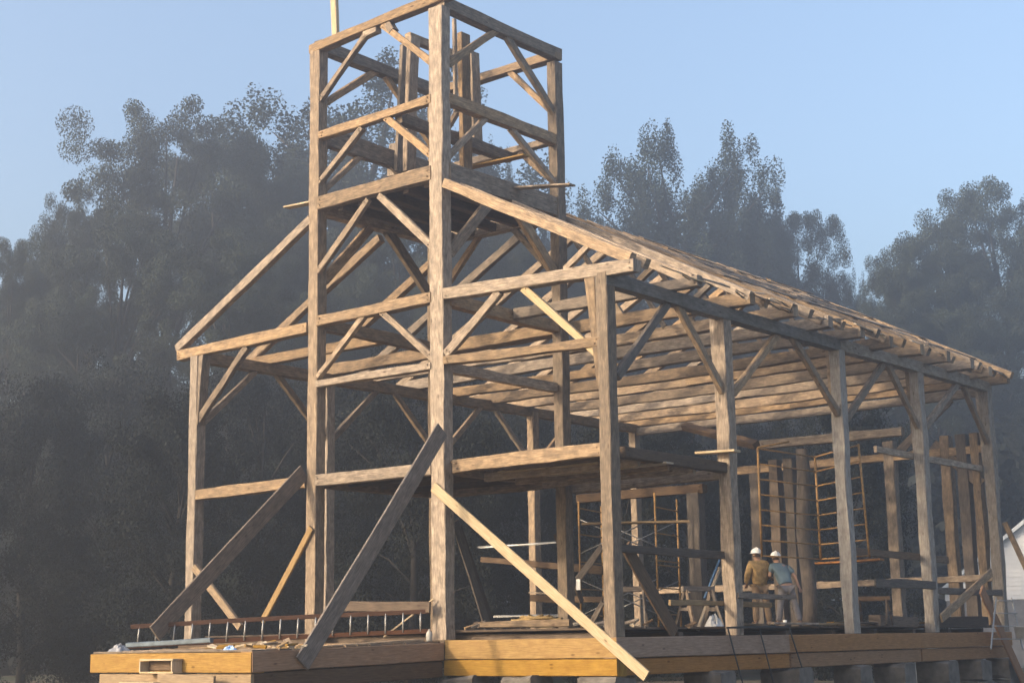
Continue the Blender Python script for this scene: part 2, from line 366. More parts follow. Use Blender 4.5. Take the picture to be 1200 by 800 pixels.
# skip sheathing boards lying on the right slope
sn = Vector((ZA-ZE, 0, EAVE-APX)).normalized()
for r_, (k0, k1) in enumerate([(.16, 3.0), (.27, 2.0), (.38, 4.4), (.49, 5.0), (.60, 5.4), (.71, 5.6), (.82, 6.2), (.92, 6.0)]):
    y = 4.3 + k1*.8
    while y < 17.6:
        L = min(rnd.uniform(2.5, 4.6), 18.1-y)
        if rnd.random() < .82 and L > .8:
            x = EAVE-(EAVE-APX)*k0+rnd.uniform(-.06, .06); z = ZE+(ZA-ZE)*k0
            c = Vector((x, y, z+.02))+sn*.115; tw = rnd.uniform(-.1, .1)
            B('roof_board', c, c+Vector((tw, L, -tw*.5)), sn, rnd.uniform(.16, .26), .028, rnd.choice((W_OLD, W_GREY, W_OLD)), jit=.004)
        y += L+rnd.uniform(.05, .6)
# two boards pegged down each tail, closing the eave
for i, y in enumerate(JY[:-1]):
    if rnd.random() < .75:
        B('roof_board', (4.42, y+.1, ZE+.13), (4.42+rnd.uniform(-.05, .05), y+1.35, ZE+.13), sn, .2, .03, W_OLD, jit=.004)

# broken shingle and lath ends hanging at the eave
for i in range(34):
    y = rnd.uniform(.6, 17.6); x = rnd.uniform(4.3, 4.62); z = ZE+rnd.uniform(-.02, .2)
    B('lath_end', (x, y, z), (x+rnd.uniform(-.05, .12), y+rnd.uniform(.2, .7), z+rnd.uniform(-.12, .02)), sn, rnd.uniform(.04, .1), .02, rnd.choice((W_OLD, W_PALE, W_BRIGHT)), jit=.006)
# gallery at half height
for y in (1.2, 2.2, 3.1): B('floor_joist', (0, y, 3.2), (3.75, y, 3.2), FY_, .16, .1, W_OLD)
B('girt', (0, 4.12, 3.16), (3.75, 4.12, 3.18), FY_, .2, .2)
SB('girt', (733, 529), (855, 548), .21, .2, X=3.93, mat=W_DARK)
for i in range(11): B('floor_board', (-3.85, .35+i*.335, 3.43), (3.7+rnd.uniform(-.06, .06), .35+i*.335, 3.43), (0, 0, 1), .32, .03, rnd.choice((W_OLD, W_NEW, W_OLD)), jit=.003)
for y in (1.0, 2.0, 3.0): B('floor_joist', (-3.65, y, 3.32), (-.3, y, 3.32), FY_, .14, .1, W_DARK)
# wall rails between side posts
B('rail', (3.8, .3, 1.58), (3.8, 4.1, 1.56), SX, .15, .05, W_DARK)
B('rail', (4.03, 4.15, .77), (4.03, 6.5, .76), SX, .1, .04, W_GREY); B('rail', (3.72, 2.2, .62), (3.72, 6.0, .6), SX, .1, .05, W_NEW)
B('rail', (4.03, 10.2, 1.12), (4.03, 13.45, 1.12), SX, .2, .04, W_GREY); B('rail', (3.72, 9.5, 1.83), (3.72, 15.0, 1.78), SX, .17, .05, W_DARK)
B('rail', (4.0, 13.6, 1.0), (4.0, 17.65, 1.0), SX, .16, .05, W_GREY); B('rail', (3.72, 11.3, 4.3), (3.72, 17.6, 4.3), SX, .16, .08, W_OLD)
# temporary diagonals inside the bays
SB('diagonal_brace', (735, 640), (792, 742), .3, .05, X=3.68, mat=W_DARK)
B('diagonal_brace', (-.2, .55, 2.3), (-.2, 1.6, .05), SX, .2, .05, W_GREY); B('diagonal_brace', (-.3, .75, 2.2), (-.3, 1.9, .05), SX, .2, .04, W_DARK)
SB('diagonal_brace', (652, 625), (683, 705), .12, .05, X=-.3, mat=W_DARK)
FB('diagonal_brace', (668, 690), (705, 640), .16, .05, Y=6, mat=W_GREY)
FB('diagonal_brace', (690, 735), (706, 705), .12, .05, Y=6, mat=W_GREY)
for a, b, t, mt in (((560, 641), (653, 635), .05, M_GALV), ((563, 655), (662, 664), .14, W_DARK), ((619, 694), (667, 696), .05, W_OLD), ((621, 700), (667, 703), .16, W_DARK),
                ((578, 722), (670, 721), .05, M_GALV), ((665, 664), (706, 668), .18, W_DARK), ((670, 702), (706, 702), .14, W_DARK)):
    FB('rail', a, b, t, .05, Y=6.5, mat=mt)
# interior and rear posts, rear gallery beam
post(-.33, 0.0, 9.2, .2, 3.4, .3, W_GREY); 
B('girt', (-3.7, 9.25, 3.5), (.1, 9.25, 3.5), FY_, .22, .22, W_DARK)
for x, y, wd, mt in ((885, 17.7, .30, W_GREY), (908, 15.0, .28, W_GREY), (925, 15.0, .26, W_GREY), (1045, 17.7, .3, W_OLD), (1112, 17.7, .28, W_OLD), (1131, 17.7, .3, W_GREY), (1147, 17.7, .22, W_OLD)):
    p = at(x, 600, Y=y); post(p.x-wd/2, p.x+wd/2, y, .1, 4.75 if x < 1000 else 5.3, .28, mt, jit=.012)
p = at(942, 640, Y=13.4)
m = MB(); m.tube([(p.x+.05*math.sin(k*1.1), 13.5, .2+k*.57) for k in range(9)], [.19, .185, .19, .18, .185, .175, .18, .17, .165], 12); m.build('post', W_GREY, FR)
a, b = at(890, 521, Y=13.4), at(1056, 505, Y=13.4)
B('girt', a, b, FY_, .22, .2, W_OLD)
B('girt', (-7.6, 17.7, 4.85), (3.75, 17.7, 4.85), FY_, .22, .2, W_OLD); B('girt', (-7.6, 17.7, 6.4), (3.75, 17.7, 6.4), FY_, .24, .2, W_OLD)
B('girt', (-7.6, 17.65, 1.4), (3.75, 17.65, 1.4), FY_, .18, .06, W_OLD)
B('girt', at(805, 497, Y=13.4), at(890, 519, X=.0), SX, .18, .2, W_DARK)
B('brace', (1.2, 17.72, 4.9), (2.9, 17.72, 6.3), FY_, .25, .06, W_GREY); B('brace', (3.6, 17.74, 3.9), (2.3, 17.74, 5.1), FY_, .3, .06, W_GREY)
# sills: two courses, yellow new timber at the front, and raised floor inside
MB().beam((0.0, 0-.03, -.19), (4.02, -.03, -.19), FY_, .36, .3, jit=.003, bow=.003).build('sill_beam', W_NEW, FR)
MB().beam((-.05, -.0, -.53), (4.0, -.0, -.53), FY_, .30, .3, jit=.003, bow=.003).build('sill_beam', W_NEW, FR)
B('sill_beam', (-8.0, 0, -.2), (-.42, 0, -.2), FY_, .36, .3, W_DARK)
for (y0, y1) in ((0.0, 6.1), (6.12, 12.4), (12.42, 18.0)):
    B('sill_beam', (4.03, y0-.025, -.19), (4.03, y1, -.19), SX, .36, .3, W_SILL, jit=.003, bow=.003)
    B('sill_beam', (3.99, y0+.1, -.53), (3.99, y1+.03, -.53), SX, .29, .3, W_SILL, jit=.003, bow=.003)
B('sill_beam', (-7.6, .3, -.2), (-7.6, 17.95, -.2), SX, .36, .3, W_DARK); B('sill_beam', (-7.9, 17.75, -.2), (3.7, 17.75, -.2), FY_, .36, .3, W_DARK)
for i in range(9):
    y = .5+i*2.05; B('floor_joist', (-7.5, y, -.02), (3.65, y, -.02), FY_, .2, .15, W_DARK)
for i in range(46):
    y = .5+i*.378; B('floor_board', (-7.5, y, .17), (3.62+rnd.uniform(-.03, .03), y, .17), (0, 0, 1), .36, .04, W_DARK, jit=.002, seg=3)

# porch platform in front of the tower
PF = tag(empty('porch_platform', (-2.4, -2.5, -.6)), 'low platform of yellow timbers in front of the tower, littered with ladders and offcuts', 'platform')
def PB(name, p0, p1, n, th, dep, mat, **k):
    o = MB().beam(p0, p1, n, th, dep, **k).build(name, mat, PF); o.matrix_parent_inverse = Matrix.Translation((2.4, 2.5, .6)); return o
x0 = at(106, 775, Y=-4.9).x
PB('sill_beam', (x0, -4.9, -.33), (-.02, -4.9, -.33), FY_, .34, .3, W_NEW, jit=.003, bow=.002)
PB('sill_beam', (x0+.25, -4.87, -.67), (-.05, -4.87, -.67), FY_, .30, .3, W_NEW, jit=.003, bow=.002)
PB('sill_beam', (0.0, -4.88, -.32), (0.0, -.06, -.22), SX, .34, .3, W_SILL, jit=.003, bow=.002)
PB('sill_beam', (-.04, -4.8, -.66), (-.04, -.06, -.55), SX, .30, .3, W_DARK, jit=.003, bow=.002)
PB('sill_beam', (x0+.3, -4.6, -.33), (x0+.3, -.1, -.22), SX, .34, .3, W_GREY)
for i in range(15):
    y = -4.72+i*.315; zz = -.14+.09*(i/14); PB('floor_board', (x0+.05+rnd.uniform(-.03, .03), y, zz+.02), (-.04+rnd.uniform(-.03, .02), y, zz+.02), (0, 0, 1), .29, .035, W_OLD, jit=.003)
# foundation stones
for x, y, lab in ((.4, .1, 'under the yellow front sill beside the front right tower post'), (1.9, .1, 'under the middle of the yellow front sill'), (3.6, .25, 'under the front right corner of the sills'),
               (3.85, 3.3, 'under the side sill just before the first side post'), (3.85, 6.2, 'under the side sill below the two men'), (3.85, 9.2, 'under the side sill at the second side post'),
               (3.85, 11.2, 'under the side sill between the second and third side posts'), (3.85, 13.6, 'under the side sill at the third side post'), (3.85, 15.9, 'under the side sill between the last two side posts'),
               (3.85, 17.6, 'under the rear right corner of the sills'), (-.3, -1.6, 'under the right side of the porch near the tower'), (-.35, -4.5, 'under the front right corner of the porch')):
    e = MB(); sx, sy = rnd.uniform(.6, .9), rnd.uniform(.5, .7); top = -.69 if y > -.5 else -.84
    h = (top-GZ+.15)/2
    for k in range(2):
        e.beam((x-sx/2+rnd.uniform(-.05, .05), y, GZ-.15+h*(k+.5)), (x+sx/2+rnd.uniform(-.05, .05), y, GZ-.15+h*(k+.5)), FY_, h-.01, sy, jit=.03, ch=.06, center=True, seg=.3)
    tag(e.build('stone_pier', M_STONE), 'grey stone pier '+lab, 'stone pier', 'rough stone piers under the sills')

# ------------------------------------------------------------------ loose boards and props
def loose(name, label, cat, p0, p1, n, th, dep, mat, group=None, **k):
    return tag(MB().beam(p0, p1, n, th, dep, **k).build(name, mat), label, cat, group)
loose('prop_board', 'wide grey board leaning from the front right tower post across the porch edge', 'board', at(519, 503, X=.06), at(355, 777, X=.06), SX, .36, .05, W_GREY, 'boards propping the tower', jit=.002)
loose('prop_board', 'wide grey board leaning from the front left tower post to the left porch end', 'board', at(357, 553, X=-3.94), at(182, 742, X=-3.94), SX, .34, .05, W_GREY, 'boards propping the tower', jit=.002)
loose('prop_board', 'bright fresh yellow board nailed slantwise across the front right bay down to the sill', 'board', at(507, 570, Y=-.04), at(757, 792, Y=-.04), FY_, .20, .05, W_BRIGHT, 'boards propping the tower', jit=.002)
loose('prop_pole', 'honey coloured pole leaning on the front left tower post above the ladder', 'pole', at(364, 618, Y=-.06), at(306, 728, Y=-.06), FY_, .15, .06, W_POLE, jit=.002)
loose('corner_prop', 'short pale brace slanting down from the foot of the far left corner post', 'brace', at(226, 664, Y=-.1), at(280, 735, Y=-.1), FY_, .17, .1, W_OLD, jit=.004)
loose('corner_prop', 'pale diagonal plank at the foot of the rear right corner post', 'brace', at(1104, 724, X=4.1), at(1163, 670, X=4.1), SX, .22, .05, W_OLD, jit=.004)
loose('ramp_board', 'orange stained board leaning outside the rear right corner down to the ground', 'board', at(1151, 690, X=4.35), at(1207, 812, X=4.35), SX, .3, .05, W_ORANGE, jit=.002)
loose('corner_prop', 'thin pole slanting away from the rear right corner in front of the white house', 'pole', at(1177, 612, Y=17.6), at(1206, 675, Y=17.6), FY_, .14, .08, W_OLD, jit=.002)
loose('loose_plank', 'pale plank end sticking out of the gallery past the first side post', 'plank', at(818, 529.5, Y=3.95), at(864, 526.5, Y=3.95), (0, 0, 1), .25, .05, W_BRIGHT, jit=.002)
for (a, b, z, lab, mt) in (((543, 197), (617, 181), 10.05, 'plank lying across the belfry inside the right hand side', W_NEW), ((606, 219.5), (671, 215.5), 9.85, 'plank poking out of the belfry past its rear right post', W_OLD),
                      ((336, 242.5), (366, 236.5), 9.4, 'plank end poking out to the left of the tower under the belfry', W_BRIGHT)):
    p, q = at(*a, Y=2.4), at(*b, Y=2.4)
    if z == 9.4: p, q = at(*a, Y=1.0), at(*b, Y=1.0)
    loose('loose_plank', lab, 'plank', p, q, (0, 0, 1), .22, .04, mt, jit=.002)
loose('loose_plank', 'bright thin plank under the front gallery girt beside the right tower post', 'plank', at(588, 552.5, Y=1.2), at(705, 541, Y=1.2), (0, 0, 1), .25, .035, W_BRIGHT, jit=.002)
loose('loose_plank', 'second bright plank just below the first, beyond the front right corner post', 'plank', at(640, 556, Y=1.9), at(785, 541, Y=1.9), (0, 0, 1), .25, .035, W_BRIGHT, jit=.002)
loose('upright_stick', 'tall pale stick standing above the front left corner of the belfry', 'pole', at(391.5, 42, Y=.1), at(389.5, -6, Y=.1), FY_, .17, .1, W_BRIGHT, jit=.003)

# ladders on the porch
LD = tag(empty('wooden_ladder', (-4.4, -4.0, -.1)), 'long rusty brown ladder lying on its edge across the porch', 'ladder')
pa, pb = at(153, 734, Y=-4.0), at(503, 716, Y=-.2); pa2, pb2 = at(150, 757, Y=-4.0), at(503, 739, Y=-.2)
dirv = (pb-pa).normalized(); nn = Vector((dirv.y, -dirv.x, 0)).normalized()
def LP(name, mb, mat, root):
    o = mb.build(name, mat, root); o.matrix_parent_inverse = Matrix.Translation(-root.location); return o
LP('side_rail', MB().beam(pa, pb, nn, .085, .03, jit=.001), W_RUST, LD); LP('side_rail', MB().beam(pa2, pb2, nn, .085, .03, jit=.001), W_RUST, LD)
for i in range(17):
    k = (i+.5)/17; LP('rung', MB().tube([pa.lerp(pb, k)-nn*.015, pa2.lerp(pb2, k)-nn*.015], .017, 6), M_ALU, LD)
loose('loose_plank', 'dark plank on edge behind the ladder by the right tower post', 'plank', at(400, 710, Y=-.25), at(503, 711, Y=-.25), FY_, .2, .05, W_DARK)
loose('loose_plank', 'pale plank lying along the porch edge below the ladder', 'plank', at(375, 759, X=-.1), at(497, 750, X=-.1), SX, .07, .25, W_OLD)
loose('metal_pipe', 'blue grey metal channel lying on the left end of the porch', 'pipe', at(147, 755.5, Y=-4.3), at(246, 749.5, Y=-4.3), FY_, .09, .08, M_BLUEGREY, jit=0)
loose('pale_stick', 'thin pale stick leaning on the ladder beside the right tower post', 'stick', at(449, 746, Y=-.5), at(508, 701, Y=-.1), FY_, .035, .03, W_BRIGHT, jit=.002)
for i in range(30):
    x = rnd.uniform(240, 352); y = rnd.uniform(-4.5, -3.3); p = at(x, 758, Y=y); L = rnd.uniform(.1, .38); a = rnd.uniform(0, 3.1)
    pz = -.10+rnd.uniform(0, .16)*(1-abs(x-300)/70)
    loose('wood_offcut', 'small wood offcut in the scrap heap under the ladder', 'offcut', (p.x, y, pz), (p.x+L*math.cos(a), y+L*math.sin(a), pz+rnd.uniform(-.05, .1)), (0, -.4, 1), rnd.uniform(.05, .12), .035, rnd.choice((W_NEW, W_BRIGHT, W_OLD, W_NEW)), 'wood offcuts heaped on the porch')
# crumpled rags
def cloth(name, label, cat, c, sx, sy, sz, mat, seed=1):
    r2 = random.Random(seed); m = MB(); ph = [r2.random()*6 for _ in range(6)]
    def f(u, v):
        a = 2*math.pi*u; r = v
        h = (1-v**2.2)*(.7+.3*math.sin(3*a+ph[0])+.18*math.sin(7*a+9*v+ph[1])+.12*math.sin(13*a-7*v+ph[2]))
        rr = r*(1+.16*math.sin(2*a+ph[3])+.08*math.sin(5*a+ph[4]))
        return (c[0]+sx*rr*math.cos(a), c[1]+sy*rr*math.sin(a), c[2]+sz*max(h, 0))
    m.grid(f, 40, 12); return tag(m.build(name, mat), label, cat)
p = at(275, 762, Y=-4.5); cloth('rag', 'small light blue rag lying on the front edge of the porch', 'rag', (p.x, -4.6, -.13), .17, .14, .08, plain('light_blue_cloth', (.35, .5, .75), .9), 3)
p = at(150, 762, Y=-4.3); cloth('rag', 'crumpled grey plastic sheet at the left end of the porch', 'plastic sheet', (p.x, -4.5, -.13), .2, .2, .13, plain('grey_plastic', (.3, .3, .31), .4), 5)
p = at(822, 738, Y=3.0); cloth('plastic_bag', 'white plastic bag slumped behind the first side post', 'bag', (p.x+.05, 3.4, .17), .2, .2, .2, plain('dull_white_plastic', (.4, .4, .4), .5), 8)
p = at(1078, 720, Y=20); cloth('tarp_heap', 'pale blue grey tarpaulin heap beyond the rear posts', 'tarpaulin', at(1072, 745, Y=30)[:2]+(GZ,), 1.2, 1.2, 1.9, plain('grey_tarp', (.12, .14, .16), .7), 11)
# open boxes in the porch face
def crate(label, c, w_, h_, d_):
    e = tag(empty('open_box', c), label, 'box', 'open wooden boxes at the porch face')
    for nm, a in (('top_board', ((-w_/2, 0, h_/2), (w_/2, 0, h_/2), (0, 0, 1), d_, .03)), ('bottom_board', ((-w_/2, 0, -h_/2), (w_/2, 0, -h_/2), (0, 0, 1), d_, .03)),
               ('side_board', ((-w_/2+.02, 0, -h_/2), (-w_/2+.02, 0, h_/2-.04), (1, 0, 0), d_, .03)), ('side_board', ((w_/2-.02, 0, -h_/2), (w_/2-.02, 0, h_/2-.04), (1, 0, 0), d_, .03)),
               ('back_board', ((-w_/2+.03, d_/2-.04, 0), (w_/2-.03, d_/2-.04, 0), (0, -1, 0), h_-.05, .02))):
        MB().beam(a[0], a[1], a[2], a[3], a[4], jit=.001, bow=0, ch=.003).build(nm, W_BRIGHT if nm != 'back_board' else W_DARK, e)
p = at(187, 779, Y=-5.05); crate('small open box of pale boards fixed on the upper yellow porch timber', (p.x, -5.02, p.z), .92, .22, .22)
p = at(166, 802, Y=-5.1); crate('larger open box of pale boards standing below the porch timber', (p.x+.1, -5.1, -.95), .95, .6, .4)
loose('loose_plank', 'tan plank leaning low against the porch face beside the larger box', 'plank', at(184, 800, Y=-5.15), at(250, 803, Y=-5.15), FY_, .33, .05, W_NEW, jit=.003)

# rope coil beside the bright board
m = MB(); p = at(628, 747, Y=1.2)
for k in range(9):
    pts = []; r0 = .42-.03*k+.06*math.sin(k*2.2); zz = .22+.022*k
    for q in range(17):
        a = 2*math.pi*q/16; pts.append((p.x+r0*1.3*math.cos(a)*(1+.08*math.sin(3*a+k)), 1.2+r0*.7*math.sin(a), zz+.1*(1-k/9)+.03*math.sin(2*a+k)))
    m.tube(pts, .022, 6, cap=False)
tag(m.build('rope_coil', M_ROPE), 'heap of straw coloured rope coiled on the floor of the front right bay', 'rope')

# scrap planks along the floor edge of the side bays
for i in range(16):
    y = rnd.uniform(4.6, 16.5); x = 3.5+rnd.uniform(-.3, .1); L = rnd.uniform(.9, 2.4)
    loose('floor_plank', 'plank lying loose on the floor edge along the open side', 'plank', (x, y, .22+rnd.uniform(0, .05)), (x+rnd.uniform(-.15, .15), y+L, .22+rnd.uniform(0, .05)), (0, 0, 1), rnd.uniform(.12, .2), .04, rnd.choice((W_OLD, W_GREY, W_NEW)), 'planks strewn on the floor edge')
loose('timber_block', 'dark squared timber block lying beside the fourth side post', 'timber', (3.75, 10.9, .28), (3.75, 12.9, .24), SX, .26, .3, W_DARK)
loose('timber_block', 'dark long timber lying between the last two side posts', 'timber', (3.75, 14.0, .25), (3.75, 17.2, .25), SX, .28, .3, W_DARK)

for i in range(26):
    x = rnd.uniform(-1.8, 3.4); y = rnd.uniform(.4, 4.2); L = rnd.uniform(.12, .5); a = rnd.uniform(0, 3.1); z = .2+rnd.uniform(0, .06)
    loose('wood_offcut', 'small wood offcut scattered on the floor of the front right bay', 'offcut', (x, y, z), (x+L*math.cos(a), y+L*math.sin(a), z+rnd.uniform(0, .14)), (0, -.3, 1), rnd.uniform(.05, .13), .04, rnd.choice((W_OLD, W_BRIGHT, W_DARK)), 'offcuts on the floor of the front bay')
loose('floor_timber', 'pale squared timber lying on the floor behind the front right sill', 'timber', (.4, .55, .27), (2.4, .75, .27), FY_, .12, .14, W_OLD)
# hanging black straps over the side sill
for i, (x0_, x1_) in enumerate(((853, 872), (890, 908), (925, 948))):
    a, b = at(x0_, 735, X=4.1), at(x1_, 805, X=4.1)
    loose('strap', ('left', 'middle', 'right')[i]+'most of the three black straps hanging over the side sill', 'strap', a, b, SX, .035, .012, M_BLACK, 'black straps over the side sill', jit=.002, ch=.002)
loose('strap_bar', 'thin black bar lying across the tops of the three straps', 'bar', at(853, 735, X=4.12), at(925, 734, X=4.12), SX, .04, .04, M_BLACK, jit=.001, ch=.004)

# ------------------------------------------------------------------ scaffolds
def local(root, mb, name, mat):
    o = mb.build(name, mat, root); o.matrix_parent_inverse = Matrix.Translation(-root.location); return o
def bar(root, name, a, b, r=.024, mat=M_SCAF): return local(root, MB().tube([a, b], r, 7), name, mat)
S1 = tag(empty('scaffold', atd(730, 740, 38)), 'yellow frame scaffold with crossed steel braces standing behind the front right corner post', 'scaffold', 'yellow tube scaffolds')
def P1(x, y, D): return atd(x, y, D)
L = {}
for key, (x, yt, yb, D) in dict(a=(678, 587, 737, 36), b=(704.5, 593, 737, 37.3), c=(767, 577, 738, 36), d=(793, 585, 738, 37.3)).items():
    t, b_ = P1(x, yt, D), P1(x, yt, D); b_ = Vector((t.x, t.y, .19)); L[key] = (t, b_); bar(S1, 'upright', t, b_)
for (p_, q_) in (('a', 'b'), ('c', 'd')):
    for z in (2.95, 2.35, 1.72, 1.62, 1.1, .5):
        a = L[p_][0].copy(); b = L[q_][0].copy(); a.z = min(z, a.z-.02); b.z = min(z, b.z-.02); bar(S1, 'rung', a, b, .017)
for (p_, q_) in (('a', 'c'), ('b', 'd')):
    for (z0, z1) in ((2.7, 1.9), (1.9, 2.7), (1.3, .5), (.5, 1.3)):
        a = L[p_][0].copy(); b = L[q_][0].copy(); a.z = z0; b.z = z1; bar(S1, 'cross_brace', a, b, .013, M_GALV)
a, b = L['a'][0].copy(), L['c'][0].copy(); a.z = b.z = 2.62; loose('scaffold_plank', 'orange plank lying across the yellow scaffold behind the corner post', 'plank', a+Vector((0, .1, 0)), b+Vector((.6, .5, 0)), (0, 0, 1), .25, .05, W_NEW)
S2 = tag(empty('scaffold', atd(950, 655, 37)), 'yellow ladder framed scaffold above the two men among the round posts', 'scaffold', 'yellow tube scaffolds')
pt = [(888, 524, 893, 652, 35), (955, 534, 962, 656, 36), (1006, 520, 1019, 652, 35.5)]
tops = [atd(x, y, D) for x, y, _, _, D in pt]; bots = [atd(x, y, D) for _, _, x, y, D in pt]
for t, b in zip(tops, bots): bar(S2, 'upright', t, b, .027)
for i, n_ in ((0, 7), (1, 7)):
    for k in range(n_+1):
        f = k/n_; a = tops[i].lerp(bots[i], f*.98+.01); b = tops[i+1].lerp(bots[i+1], f*.98+.01); bar(S2, 'rung', a, b, .018)
a, b = tops[0], atd(925, 517, 35.2); bar(S2, 'top_bar', a, b, .022)
S3 = loose('scaffold_plank', 'dark plank platform under the upper scaffold right of the men', 'plank', bots[1]+Vector((-.1, 0, -.05)), bots[2]+Vector((.3, 0, -.05)), (0, 0, 1), .35, .05, W_ORANGE)

# ------------------------------------------------------------------ things on the floor
def sawhorse(label, c, rz, h=.75, L_=.9, mat=W_GREY):
    e = tag(empty('sawhorse', c, rz), label, 'sawhorse', 'sawhorses in the nave')
    MB().beam((-L_/2, 0, h), (L_/2, 0, h), (0, -1, 0), .1, .08, center=True).build('top_beam', mat, e)
    for sx in (-1, 1):
        for sy in (-1, 1): MB().beam((sx*L_*.4, sy*.03, h-.03), (sx*L_*.46, sy*.3, 0), (sx, 0, 0), .08, .04, center=True).build('leg', mat, e)
        MB().beam((sx*L_*.43, -.17, h*.45), (sx*L_*.43, .17, h*.45), (sx, 0, 0), .07, .03, center=True).build('crossbar', mat, e)
    return e
p = atd(744, 740, 31); sawhorse('grey sawhorse just behind the front right corner post', (p.x-.2, p.y, .19), .5)
p = atd(820, 740, 31.5); sawhorse('weathered sawhorse between the first side post and the leaning poles', (p.x, p.y, .19), 1.2, .75, .8)
p = atd(1025, 735, 36); sawhorse('low sawhorse beyond the third side post', (p.x, p.y, .19), .2, .6, .8, W_DARK)
loose('leaning_pole', 'yellow pole leaning against the rail by the first side post', 'pole', atd(817, 738, 32.0), atd(843, 664, 32.4), FY_, .07, .05, W_BRIGHT, jit=.001)
loose('leaning_pole', 'thin blue pole leaning against the rail by the first side post', 'pole', atd(825, 700, 32.0), atd(843, 655, 32.4), FY_, .04, .03, M_BLUE, jit=.001)
# white jug and sheet of paper
def lathe(name, label, cat, c, prof, mat, n=20):
    m = MB(); m.grid(lambda u, v: (c[0]+prof[min(int(v*(len(prof)-1)+.001), len(prof)-1)][0]*math.cos(2*math.pi*u), c[1]+prof[min(int(v*(len(prof)-1)+.001), len(prof)-1)][0]*math.sin(2*math.pi*u), c[2]+prof[min(int(v*(len(prof)-1)+.001), len(prof)-1)][1]), n, len(prof)-1)
    return tag(m.build(name, mat), label, cat)
jug = [(0, 0), (.09, 0), (.1, .03), (.1, .2), (.08, .25), (.035, .29), (.03, .33), (.0, .33)]
p = at(503, 744, Y=-.35); lathe('jug', 'dull white plastic jug standing beside the ladder at the foot of the right tower post', 'jug', (p.x, -.35, -.03), [(a*.6, b*.7) for a, b in jug], plain('dirty_plastic', (.4, .39, .36), .6))
p = at(677.5, 684, Y=3.2); loose('notice_sheet', 'white sheet of paper pinned to a brace behind the front right bay', 'paper', p+Vector((0, 0, -.12)), p+Vector((0, 0, .1)), FY_, .11, .004, M_WHITE, jit=0, ch=.0005)
cup = [(0, 0), (.035, 0), (.045, .09), (.04, .09), (.0, .08)]
p = at(920, 730, X=3.6); lathe('cup', 'small bright white cup on the floor edge below the man in blue', 'cup', (3.6, p.y, .21), cup, M_WHITE)
# step ladder and bucket outside the rear corner
SL = tag(empty('step_ladder', at(1178, 745, X=4.9)), 'aluminium step ladder standing against the rear right corner', 'ladder')
a, b = at(1168, 700, X=4.6), at(1162, 760, X=5.0); a2, b2 = at(1186, 700, X=4.6), at(1199, 760, X=5.0)
local(SL, MB().beam(a, b, SX, .05, .03, jit=0), 'side_rail', M_ALU); local(SL, MB().beam(a2, b2, SX, .05, .03, jit=0), 'side_rail', M_ALU)
for k in (.05, .3, .55, .8): local(SL, MB().beam(a.lerp(b, k), a2.lerp(b2, k), (0, 0, 1), .12, .02, jit=0), 'step', M_ALU)
p = at(1197, 742, X=5.2); lathe('bucket', 'grey bucket at the right edge beside the step ladder', 'bucket', (p.x, p.y, p.z-.12), [(0, 0), (.13, 0), (.17, .3), (.18, .3), (.16, .28), (.12, .03), (0, .03)], plain('grey_bucket', (.45, .45, .46), .5))

# ------------------------------------------------------------------ white house
HS = empty('white_house', (0, 0, 0)); tag(HS, 'white gabled house with a grey base behind the rear right corner', 'house')
hc = at(1103, 692, Y=46.0); hr = Vector((math.cos(.35), math.sin(.35), 0)); hn_ = Vector((math.sin(.35), -math.cos(.35), 0))
e0 = Vector((hc.x, 46.0, hc.z)); Wd = 9.0
pk = at(1203, 600, Y=46.0); sl_ = (pk.z-e0.z)/((pk-e0).to_2d().length)
M_SIDING = plain('white_siding', (.72, .73, .74), .6, 0, 3, .05); M_BASE = plain('grey_block_base', (.22, .22, .23), .9, 0, 4, .2); M_ROOF = plain('pale_metal_roof', (.48, .52, .56), .4, .2, 3, .1)
m = MB(); base_z = at(1180, 702, Y=47).z; ap = e0+hr*(Wd/2)+Vector((0, 0, sl_*Wd/2)); e1 = e0+hr*Wd
def P3(v): m.v.append(v); return len(m.v)-1
# siding courses on the gable: each board steps out a little
zc = base_z; 
while zc < ap.z-.05:
    zt_ = min(zc+.2, ap.z-.02)
    def xs(z): return (max(.15, (z-e0.z)/sl_+.15), min(Wd-.15, Wd-(z-e0.z)/sl_-.15))
    (a0, a1), (b0, b1) = xs(zc), xs(zt_)
    if b1 > b0:
        q = [e0+hr*a0+hn_*.02, e0+hr*a1+hn_*.02, e0+hr*b1, e0+hr*b0]
        for i_, zz in enumerate((zc, zc, zt_, zt_)): q[i_] = Vector((q[i_].x, q[i_].y, zz))
        ids = [P3(v) for v in q]; m.face(tuple(ids), [(0, 0)]*4)
    zc += .2
side0 = e0+hr*.15; back = -hn_*9
ids = [P3(Vector((v.x, v.y, z))) for v, z in ((side0+back, base_z), (side0, base_z), (side0, e0.z+.05), (side0+back, e0.z+.05))]; m.face(tuple(ids), [(0, 0)]*4)
m.build('wall', M_SIDING, HS)
m = MB(); c0, c1 = e0+hr*.2, e0+hr*(Wd-.2)
c0.z = c1.z = (base_z+GZ)/2; m.beam(c0, c1, hn_, base_z-GZ+.3, 8.5, jit=0, bow=0, ch=.01); m.build('foundation', M_BASE, HS)
m = MB()
for (s0, s1) in ((e0-hr*.3-Vector((0, 0, sl_*.3)), ap), (ap, e1+hr*.3-Vector((0, 0, sl_*.3)))):
    cc_ = (s0+s1)/2; nrm = (s1-s0).cross(hn_).normalized(); nrm = nrm if nrm.z > 0 else -nrm
    m.beam(s0+hn_*.35, s1+hn_*.35, hn_, .16, 9.5, jit=0, bow=0, ch=.01)
m.build('roof', M_ROOF, HS)
